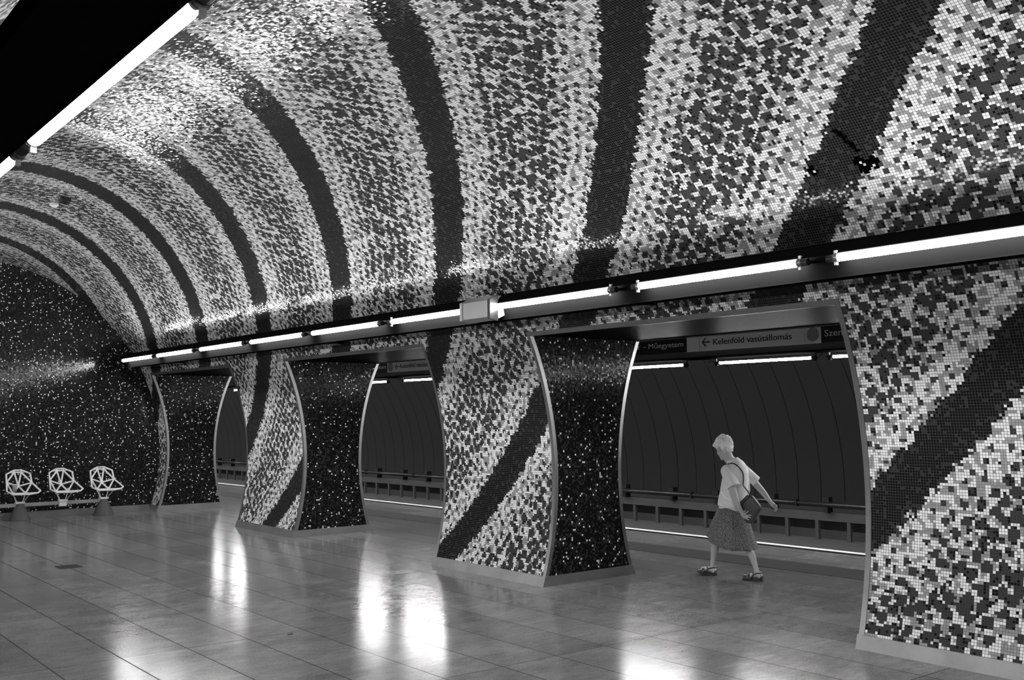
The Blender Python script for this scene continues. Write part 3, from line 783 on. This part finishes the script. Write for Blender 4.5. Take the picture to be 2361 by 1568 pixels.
#PERSON
# ------------------------------------------------------------------ the walking woman (local frame: x forward, y left, z up)
PR = math.atan2(0.927, -0.375)
pe = empty('person', (8.475, 7.045, 0), 'person with short white hair, pale shirt and dotted skirt walking left along the platform', 'person', rz=PR)
V3 = Vector
def cone(mb, p0, r0, p1, r1, n=20, k=3):
    """tapered limb with rounded ends"""
    p0, p1 = V3(p0), V3(p1); d = (p1-p0); L = d.length; d.normalize(); a = d.orthogonal().normalized(); b = d.cross(a); rings = []
    for i in range(k, 0, -1):
        t = (PI/2)*i/k; rings.append((p0 - d*r0*math.sin(t)*0.999, max(r0*math.cos(t), 1e-4)))
    rings += [(p0, r0), (p0.lerp(p1, .33), r0+(r1-r0)*.33), (p0.lerp(p1, .66), r0+(r1-r0)*.66), (p1, r1)]
    for i in range(1, k+1):
        t = (PI/2)*i/k; rings.append((p1 + d*r1*math.sin(t)*0.999, max(r1*math.cos(t), 1e-4)))
    mb.loft([[c + r*(math.cos(2*PI*q/n)*a + math.sin(2*PI*q/n)*b) for q in range(n)] for c, r in rings])
def limb(mb, pts):
    for (p, r), (q, s) in zip(pts[:-1], pts[1:]): cone(mb, p, r, q, s)
def remesh(o, vox, smooth=4, fac=0.5):
    m = o.modifiers.new('remesh', 'REMESH'); m.mode = 'VOXEL'; m.voxel_size = vox; m.use_smooth_shade = True
    m = o.modifiers.new('smooth', 'SMOOTH'); m.iterations = smooth; m.factor = fac
    return o
def displace(o, scale, strength):
    t = D.textures.new('folds', 'CLOUDS'); t.noise_scale = scale; t.noise_depth = 1
    m = o.modifiers.new('folds', 'DISPLACE'); m.texture = t; m.strength = strength; m.mid_level = 0.5
    m.texture_coords = 'LOCAL'
def bake(o):
    dg = bpy.context.evaluated_depsgraph_get(); dg.update()
    me = D.meshes.new_from_object(o.evaluated_get(dg)); mats = [m for m in o.data.materials]
    o.modifiers.clear(); o.data = me
    if not me.materials:
        for m in mats: me.materials.append(m)
    for p in me.polygons: p.use_smooth = True
    return o
# --- head: pitched forward, turned slightly away
HR = Matrix.Rotation(math.radians(-30), 3, 'Z') @ Matrix.Rotation(math.radians(22), 3, 'Y')
HC = V3((.050, 0, 1.345))
def hp(x, y, z): return HC + HR @ V3((x, y, z))
b = MB()
b.ball(hp(-.008, 0, .018), (.095, .074, .096), HR)             # skull
b.ball(hp(.022, 0, -.030), (.068, .060, .072), HR)             # face mass
b.ball(hp(.040, 0, -.080), (.042, .043, .030), HR)             # jaw
b.ball(hp(.070, 0, -.096), (.017, .020, .014), HR)             # chin
for s in (-1, 1):
    b.ball(hp(.052, s*.036, -.034), (.026, .020, .024), HR)    # cheek
    b.ball(hp(.068, s*.028, .018), (.018, .022, .008), HR)     # brow ridge
    # ear: rim, lobe and hollow
    ez = -.012
    b.path([hp(-.006, s*.071, ez-.026), hp(-.014, s*.078, ez-.012), hp(-.022, s*.082, ez+.006), hp(-.020, s*.082, ez+.022), hp(-.008, s*.079, ez+.028), hp(.002, s*.075, ez+.018)], [.005, .0045, .005, .005, .0045, .0035], 8)
    b.ball(hp(-.006, s*.073, ez-.024), (.008, .005, .009), HR); b.ball(hp(-.010, s*.070, ez), (.010, .005, .018), HR)
b.loft([[hp(.080+dx, y, z) for y, z in ((-w, -.0), (0, .004), (w, 0), (0, -.004))] for dx, w, z in ((-.01, .010, 0), (.0, .010, 0))])
limb(b, [(hp(.086, 0, .004), .008), (hp(.100, 0, -.022), .010), (hp(.103, 0, -.032), .012)])          # nose
for s in (-1, 1): b.ball(hp(.092, s*.010, -.036), (.009, .007, .007), HR)
b.ball(hp(.086, 0, -.056), (.010, .021, .005), HR); b.ball(hp(.083, 0, -.067), (.010, .018, .0055), HR)  # lips
# neck
limb(b, [(hp(-.018, 0, -.045), .054), ((.000, .0, 1.235), .052), ((-.045, .0, 1.185), .060)])
# trunk
limb(b, [((-.055, 0, 1.13), .088), ((-.060, 0, 1.02), .092), ((-.050, 0, .90), .098), ((-.030, 0, .77), .108)])
limb(b, [((-.030, .10, 1.125), .058), ((-.055, 0, 1.14), .075), ((-.105, -.12, 1.12), .058)])
limb(b, [((-.025, .055, .74), .075), ((-.02, -.055, .74), .075)])
# left arm (nearer the camera) hanging back with the hand on the bag
limb(b, [((-.030, .150, 1.105), .050), ((-.085, .195, .965), .042), ((-.128, .215, .835), .036)])
limb(b, [((-.128, .215, .835), .036), ((-.145, .215, .775), .035), ((-.176, .192, .715), .024), ((-.186, .184, .695), .022)])
# right arm swung far back
limb(b, [((-.110, -.165, 1.105), .048), ((-.200, -.215, .985), .039), ((-.262, -.240, .905), .034)])
limb(b, [((-.262, -.240, .905), .034), ((-.300, -.236, .860), .032), ((-.360, -.222, .787), .022), ((-.372, -.220, .772), .020)])
# legs
limb(b, [((-.010, -.060, .74), .070), ((.090, -.070, .56), .056), ((.178, -.070, .415), .050)])
limb(b, [((.178, -.070, .415), .050), ((.190, -.070, .33), .047), ((.204, -.070, .24), .038), ((.222, -.070, .125), .025), ((.226, -.070, .085), .027)])
limb(b, [((-.035, .055, .74), .066), ((-.090, .055, .56), .052), ((-.145, .055, .42), .042)])
limb(b, [((-.145, .055, .42), .042), ((-.198, .066, .33), .042), ((-.245, .070, .245), .038), ((-.278, .070, .135), .025), ((-.290, .070, .085), .027)])
# feet inside the sandals
def foot(b, heel, toe, l, lift):
    hx, tx = heel, toe
    b.ball((hx+.028, l, .052+lift[0]), (.030, .027, .034)); 
    limb(b, [((hx+.035, l, .060+lift[0]), .028), ((hx+.10, l, .052+(lift[0]+lift[1])/2), .026), ((tx-.055, l, .036+lift[1]), .022)])
    b.ball((tx-.055, l, .032+lift[1]), (.035, .038, .017))
    for i, (dy, ln, r) in enumerate(((-.028, .030, .0095), (-.014, .034, .0085), (0, .033, .008), (.012, .028, .0075), (.024, .020, .0075))):
        sgn = 1 if l > 0 else -1
        limb(b, [((tx-.050, l + sgn*dy, .032+lift[1]), r*1.1), ((tx-.050+ln, l + sgn*dy*1.15, .029+lift[1]), r)])
foot(b, .184, .392, -.070, (.000, .022)); foot(b, -.348, -.140, .070, (.004, .0))
# hands
def finger(b, pts, r0=.0085, r1=.0065):
    n = len(pts)-1
    limb(b, [(p, r0+(r1-r0)*i/n) for i, p in enumerate(pts)])
# left hand: palm flat behind the bag, fingers spread over its lower side
limb(b, [((-.186, .184, .695), .022), ((-.198, .178, .672), .024), ((-.210, .174, .655), .021)]); b.ball((-.206, .176, .664), (.026, .014, .032), Matrix.Rotation(math.radians(38), 3, 'Y'))
finger(b, [(-.212, .178, .678), (-.230, .180, .694), (-.248, .176, .712)])
finger(b, [(-.220, .177, .664), (-.247, .180, .670), (-.277, .173, .672)])
finger(b, [(-.220, .176, .652), (-.245, .179, .651), (-.270, .172, .648)])
finger(b, [(-.213, .175, .640), (-.232, .177, .632), (-.250, .171, .625)], .0078, .006)
finger(b, [(-.190, .180, .690), (-.205, .172, .706), (-.218, .164, .716)], .0095, .0075)     # thumb, from the side of the palm
# right hand: loosely curled, fingers hanging
limb(b, [((-.372, -.220, .772), .021), ((-.392, -.217, .752), .025)]); b.ball((-.398, -.216, .746), (.026, .015, .034), Matrix.Rotation(math.radians(48), 3, 'Y'))
finger(b, [(-.414, -.208, .752), (-.437, -.203, .748), (-.441, -.194, .726), (-.430, -.190, .712)])
finger(b, [(-.416, -.216, .742), (-.436, -.211, .730), (-.438, -.202, .708), (-.428, -.197, .694)])
finger(b, [(-.410, -.222, .732), (-.427, -.218, .716), (-.432, -.208, .694), (-.424, -.203, .682)])
finger(b, [(-.402, -.226, .724), (-.414, -.223, .708), (-.418, -.214, .690), (-.412, -.209, .680)], .0078, .006)
finger(b, [(-.390, -.204, .748), (-.403, -.192, .734), (-.414, -.188, .720)], .0095, .0075)
body = b.build('body', M['skin'], pe); remesh(body, 0.0045, 3, 0.5); bake(body)
# eyes
for s in (-1, 1):
    mb = MB(); mb.ball(hp(.078, s*.030, .004), .0095, nu=12, nv=8); o = mb.build('eye', M['textdark'], pe, smooth=True)
# thin spectacle arm beside the temple
# --- hair: short, white, a little tousled, swept forward over the brow
b = MB()
b.ball(hp(-.016, 0, .040), (.103, .082, .090), HR)
b.ball(hp(-.052, 0, .022), (.062, .070, .072), HR)
b.ball(hp(.060, 0, .068), (.052, .058, .034), HR)
b.ball(hp(.080, -.002, .056), (.034, .046, .026), HR)
b.ball(hp(-.070, 0, -.022), (.036, .050, .042), HR)
for s in (-1, 1): b.ball(hp(-.050, s*.050, .004), (.040, .030, .050), HR)
rnd = random.Random(3)
for i in range(230):
    u = rnd.uniform(-PI, PI); v = math.acos(rnd.uniform(-.25, 1))
    d = V3((math.sin(v)*math.cos(u), math.sin(v)*math.sin(u), math.cos(v)))
    p = V3((-.016 + .100*d.x, .080*d.y, .040 + .088*d.z))
    if p.x > -.03 and p.z < .050: continue
    fwd = V3((.8 if p.x > -.05 else -.25, d.y*.2, -.30 if p.x > -.05 else -.9)); t = (fwd - d*fwd.dot(d)).normalized()
    p0, p1 = p + d*.001, p + d*rnd.uniform(.002, .009) + t*rnd.uniform(.020, .036)
    cone(b, hp(*p0), .0080, hp(*p1), .0022, 8, 2)
for i in range(18):       # fringe, crown and nape wisps
    y = -.05 + .1*i/17
    cone(b, hp(.075, y, .072), .011, hp(.120-abs(y)*.4+rnd.uniform(-.008, .008), y*1.05, .050+rnd.uniform(-.012, .020)), .003, 8, 2)
    cone(b, hp(-.03+rnd.uniform(-.03, .05), y*.9, .118), .010, hp(-.060+rnd.uniform(-.04, .05), y, 0.126+rnd.uniform(-.008, .008)), .002, 8, 2)
    cone(b, hp(-.088, y*.7, -.030), .010, hp(-.080, y*.75, -.066+rnd.uniform(-.008, .008)), .003, 8, 2)
hair = b.build('hair', M['hair'], pe); remesh(hair, 0.0035, 2, 0.4); bake(hair)
# --- shirt: boxy short-sleeved knit with a ribbed hem
def ring(cx, cy, cz, a, bb, rot=0.0, tilt=0.0, n=40, e=2.4, tl=0.0):
    r = []
    for i in range(n):
        t = 2*PI*i/n; c, s = math.cos(t), math.sin(t)
        x = a*math.copysign(abs(c)**(2/e), c); y = bb*math.copysign(abs(s)**(2/e), s)
        xr = x*math.cos(rot) - y*math.sin(rot); yr = x*math.sin(rot) + y*math.cos(rot)
        r.append(V3((cx+xr, cy+yr, cz + tilt*xr + tl*yr)))
    return r
b = MB(); tw = math.radians(14)
b.loft([ring(-.022, 0, .705, .128, .150, 0, .10), ring(-.024, 0, .735, .130, .154, 0, .10), ring(-.024, 0, .745, .142, .166, 0, .10), ring(-.034, 0, .80, .146, .170, tw*.2, .06), ring(-.048, 0, .90, .140, .168, tw*.5),
        ring(-.062, 0, 1.00, .136, .168, tw*.8), ring(-.072, 0, 1.08, .130, .172, tw, -.10), ring(-.074, 0, 1.135, .112, .168, tw, -.25), ring(-.066, 0, 1.175, .088, .135, tw, -.35), ring(-.050, 0, 1.205, .068, .086, tw, -.42), ring(-.036, 0, 1.225, .058, .062, tw, -.42)])
def sleeve(b, pts, n=24):
    b.ball(pts[0][0], pts[0][1]); rings = []
    for k, (p, r) in enumerate(pts):
        p = V3(p); d = (V3(pts[min(k+1, len(pts)-1)][0]) - V3(pts[max(k-1, 0)][0])).normalized(); rf = V3((0, 1, .2)); a = (rf - d*rf.dot(d)).normalized(); c = d.cross(a)
        rings.append([p + r*(math.cos(2*PI*q/n)*a + math.sin(2*PI*q/n)*c) for q in range(n)])
    b.loft(rings)
sleeve(b, [((-.022, .125, 1.110), .068), ((-.060, .170, 1.045), .067), ((-.100, .195, .975), .068), ((-.110, .201, .957), .071), ((-.1125, .2025, .952), .071)])
sleeve(b, [((-.105, -.135, 1.110), .064), ((-.165, -.185, 1.050), .058), ((-.222, -.215, .993), .055), ((-.226, -.217, .989), .055)])
# folds running down the back and from the armpits
for q in range(7):
    x0 = -.175 + .006*q; y0 = -.09 + .03*q
    b.path([(x0+.012, y0*.7, 1.09), (x0-.012, y0*.9, 1.0), (x0-.010, y0, .90), (x0+.006, y0*1.1, .82)], [.004, .011, .010, .004], 8)
for (p, q, r) in (((.05, .145, .90), (.0, .168, .83), (-.07, .165, .80)), ((.07, .13, .84), (.02, .160, .78), (-.05, .165, .765)),):
    b.path([p, q, r], [.004, .012, .004], 8)
shirt = b.build('shirt', M['shirt'], pe); remesh(shirt, 0.005, 3, 0.5); bake(shirt)
# --- skirt: A-line, long behind, swinging with the stride
rings = []; n = 96
for j in range(15):
    f = j/14; rg = []
    for i in range(n):
        t = 2*PI*i/n; c, s = math.cos(t), math.sin(t)
        zt = .745 + .010*c; zb = .335 + .075*c*(1 if c > 0 else .62) + .018*math.cos(2*t)*(1)
        z = zt + (zb-zt)*f
        a = .118 + (.262-.118)*(f**.85); bb = .150 + (.228-.150)*(f**.8)
        fold = 1 + f*(.045*math.sin(7*t+1.2*f+.6) + .030*math.sin(11*t-.8) + .018*math.sin(17*t+2.0))
        rg.append(V3((-.022 + .010*f + a*c*fold, bb*s*fold, z)))
    rings.append(rg)
b = MB(); b.loft(rings, cap=False)
skirt = b.build('skirt', M['skirt'], pe, smooth=True)
so = skirt.modifiers.new('cloth', 'SOLIDIFY'); so.thickness = 0.004; so.offset = -1
sb = skirt.modifiers.new('soft', 'SUBSURF'); sb.levels = 1; sb.render_levels = 1
# --- sandals
def sandal(heel, toe, l, lift, name_label):
    L = toe-heel; rg_b, rg_t = [], []
    n = 36
    def out(i):
        t = 2*PI*i/n; c, s = math.cos(t), math.sin(t); x = heel + L/2 + c*L/2
        w = .036 + .010*((c+1)/2)
        return x, l + s*w
    def zl(x): f = (x-heel)/L; return lift[0] + (lift[1]-lift[0])*max(0, (f-.35)/.65)**1.6
    rings = []
    for z, k in ((0.0, .97), (.008, 1.0), (.020, .98), (.026, .95)):
        r = []
        for i in range(n):
            x, y = out(i); f = (x-heel)/L
            hh = z*(1.25 - .45*f) if z > 0 else 0
            r.append(V3((heel+L/2 + (x-heel-L/2)*k, l + (y-l)*k, hh + zl(x))))
        rings.append(r)
    sole = MB().loft(rings).build('sandal', M['sole'], pe, smooth=False); bevel(sole, .002)
    def zz(x): return .030 + zl(x)
    sgn = 1 if l > 0 else -1
    def strap(pts, r, lab='strap'):
        mb = MB()
        m = len(pts); rings = []
        for i, p in enumerate(pts):
            p = V3(p); d = (V3(pts[min(i+1, m-1)]) - V3(pts[max(i-1, 0)])).normalized()
            o = V3((1, 0, 0)); o = (o - d*o.dot(d)).normalized(); nn = d.cross(o)
            rings.append([p + o*r + nn*.003, p - o*r + nn*.003, p - o*r - nn*.003, p + o*r - nn*.003])
        mb.loft(rings); bevel(mb.build('strap', M['leather'], sole), .0015)
    for fx, r, h in ((.82, .020, .022), (.64, .013, .036)):
        x = heel + L*fx; w = .043
        strap([(x+.003*math.sin(a), l-w*math.cos(a), zz(x)-.012+(h+.012)*math.sin(a)**.8) for a in [PI*q/14 for q in range(15)]], r)
    # instep T and ankle strap with heel
    for s in (-1, 1):
        x = heel + L*.50
        mb = MB(); mb.path([(x, l+s*.040, zz(x)-.010), (x-.006, l+s*.037, zz(x)+.018), (x-.020, l+s*.033, zz(x)+.040), (heel+.014, l+s*.028, zz(heel)+.058), (heel-.002, l, zz(heel)+.062)], [.008, .0075, .007, .0055, .0055], 8)
        mb.build('ankle_strap', M['leather'], sole, smooth=True)
        mb = MB(); mb.path([(heel+.022, l+s*.036, zz(heel)-.006), (heel+.010, l+s*.034, zz(heel)+.016), (heel-.004, l, zz(heel)+.026)], .006, 8); mb.build('heel_strap', M['leather'], sole, smooth=True)
    x = heel + L*.5
    mb = MB(); mb.path([(x-.022, l-.033, zz(x)+.040), (x-.008, l-.022, zz(x)+.054), (x-.002, l, zz(x)+.060), (x-.008, l+.022, zz(x)+.054), (x-.022, l+.033, zz(x)+.040)], .0065, 8); mb.build('instep_strap', M['leather'], sole, smooth=True)
sandal(.180, .396, -.070, (.0, .026), ''); sandal(-.352, -.136, .070, (.0, .004), '')
# --- shoulder bag (its own thing), hanging behind the left hip from a strap over the left shoulder
Rm = Matrix.Translation((8.475, 7.045, 0)) @ Matrix.Rotation(PR, 4, 'Z')
bc = V3((-.262, .130, .725)); bw = Rm @ bc
ge = empty('shoulder_bag', bw, 'soft grey shoulder bag with a long thin strap, carried by the walking woman', 'bag', rz=PR)
# outline in the x-z plane, corners as seen
out = [(-.268, .870), (-.330, .812), (-.372, .745), (-.340, .690), (-.296, .612), (-.262, .588), (-.215, .592), (-.188, .640), (-.158, .765), (-.205, .820)]
cx = sum(p[0] for p in out)/len(out); cz = sum(p[1] for p in out)/len(out)
sm = []
m_ = len(out)
for i in range(m_):
    p0, p1, p2, p3 = (V3((*out[(i+k-1) % m_], 0)) for k in range(4))
    for q in range(5):
        t = q/5; sm.append(0.5*((2*p1) + (-p0+p2)*t + (2*p0-5*p1+4*p2-p3)*t*t + (-p0+3*p1-3*p2+p3)*t**3))
rings = []
for y, k in ((.098, .80), (.102, .93), (.115, 1.0), (.148, 1.0), (.160, .95), (.166, .82), (.168, .45)):
    rings.append([V3((cx+(p.x-cx)*k, y, cz+(p.y-cz)*k)) for p in sm])
b = MB(); b.loft(rings); bb_ = b.build('bag_body', M['bag'], ge, smooth=True, off=bc)
# zipped mouth along the upper front edge
b = MB()
d0, d1 = V3((-.158, 0, .765)), V3((-.262, 0, .868)); ax = (d1-d0).normalized(); up = V3((ax.z, 0, -ax.x))
b.obox((d0+d1)/2 - up*.004 + V3((0, .134, 0)), ax*.070, V3((0, .034, 0)), up*.012)
bevel(b.build('zip_mouth', M['bagdark'], ge, off=bc), .006, 3)
b = MB(); b.obox((d0+d1)/2 + up*.018 + V3((0, .150, 0)) - ax*.0, ax*.066, V3((0, .022, 0)), up*.004); b.build('flap_piping', M['bagdark'], ge, off=bc)
b = MB(); b.ball((-.262, .140, .868), .013, nu=12, nv=8); b.ball((-.250, .146, .856), .009, nu=10, nv=6); b.build('strap_ring', M['bagdark'], ge, off=bc)
STRAP = [(-.262, .140, .868), (-.225, .150, .930), (-.205, .135, .975), (-.186, .118, 1.035), (-.160, .108, 1.095), (-.118, .105, 1.150), (-.065, .112, 1.178), (-.015, .112, 1.172), (.035, .10, 1.13), (.06, .08, 1.06), (.055, .05, .98)]
#STRAPEND

def strap_mesh():
    from mathutils.bvhtree import BVHTree
    bm = bmesh.new(); bm.from_mesh(shirt.data); tree = BVHTree.FromBMesh(bm); bm.free()
    # the strap lies on the cloth: every point is moved onto the shirt's surface
    ctrl = [V3(p) for p in STRAP]; pts = []
    for i in range(len(ctrl)-1):
        for q in range(4): pts.append(ctrl[i].lerp(ctrl[i+1], q/4))
    res = []
    for i, p in enumerate(pts):
        co, no, _, dd = tree.find_nearest(p)
        if i > 5 and co is not None: p = co + no*0.0095
        res.append((p, no if no is not None else V3((0, 1, 0))))
    for _ in range(3):
        res = [res[0]] + [(res[k-1][0]*.25 + res[k][0]*.5 + res[k+1][0]*.25, (res[k-1][1]+res[k][1]+res[k+1][1]).normalized()) for k in range(1, len(res)-1)] + [res[-1]]
    rings = []
    for k, (p, no) in enumerate(res):
        d = (res[min(k+1, len(res)-1)][0] - res[max(k-1, 0)][0]).normalized(); w = d.cross(no).normalized(); nn = w.cross(d)
        rings.append([p + w*.0065 + nn*.003, p - w*.0065 + nn*.003, p - w*.0065 - nn*.001, p + w*.0065 - nn*.001])
    mb = MB(); mb.loft(rings); mb.build('strap', M['leather'], ge, off=bc)
strap_mesh()
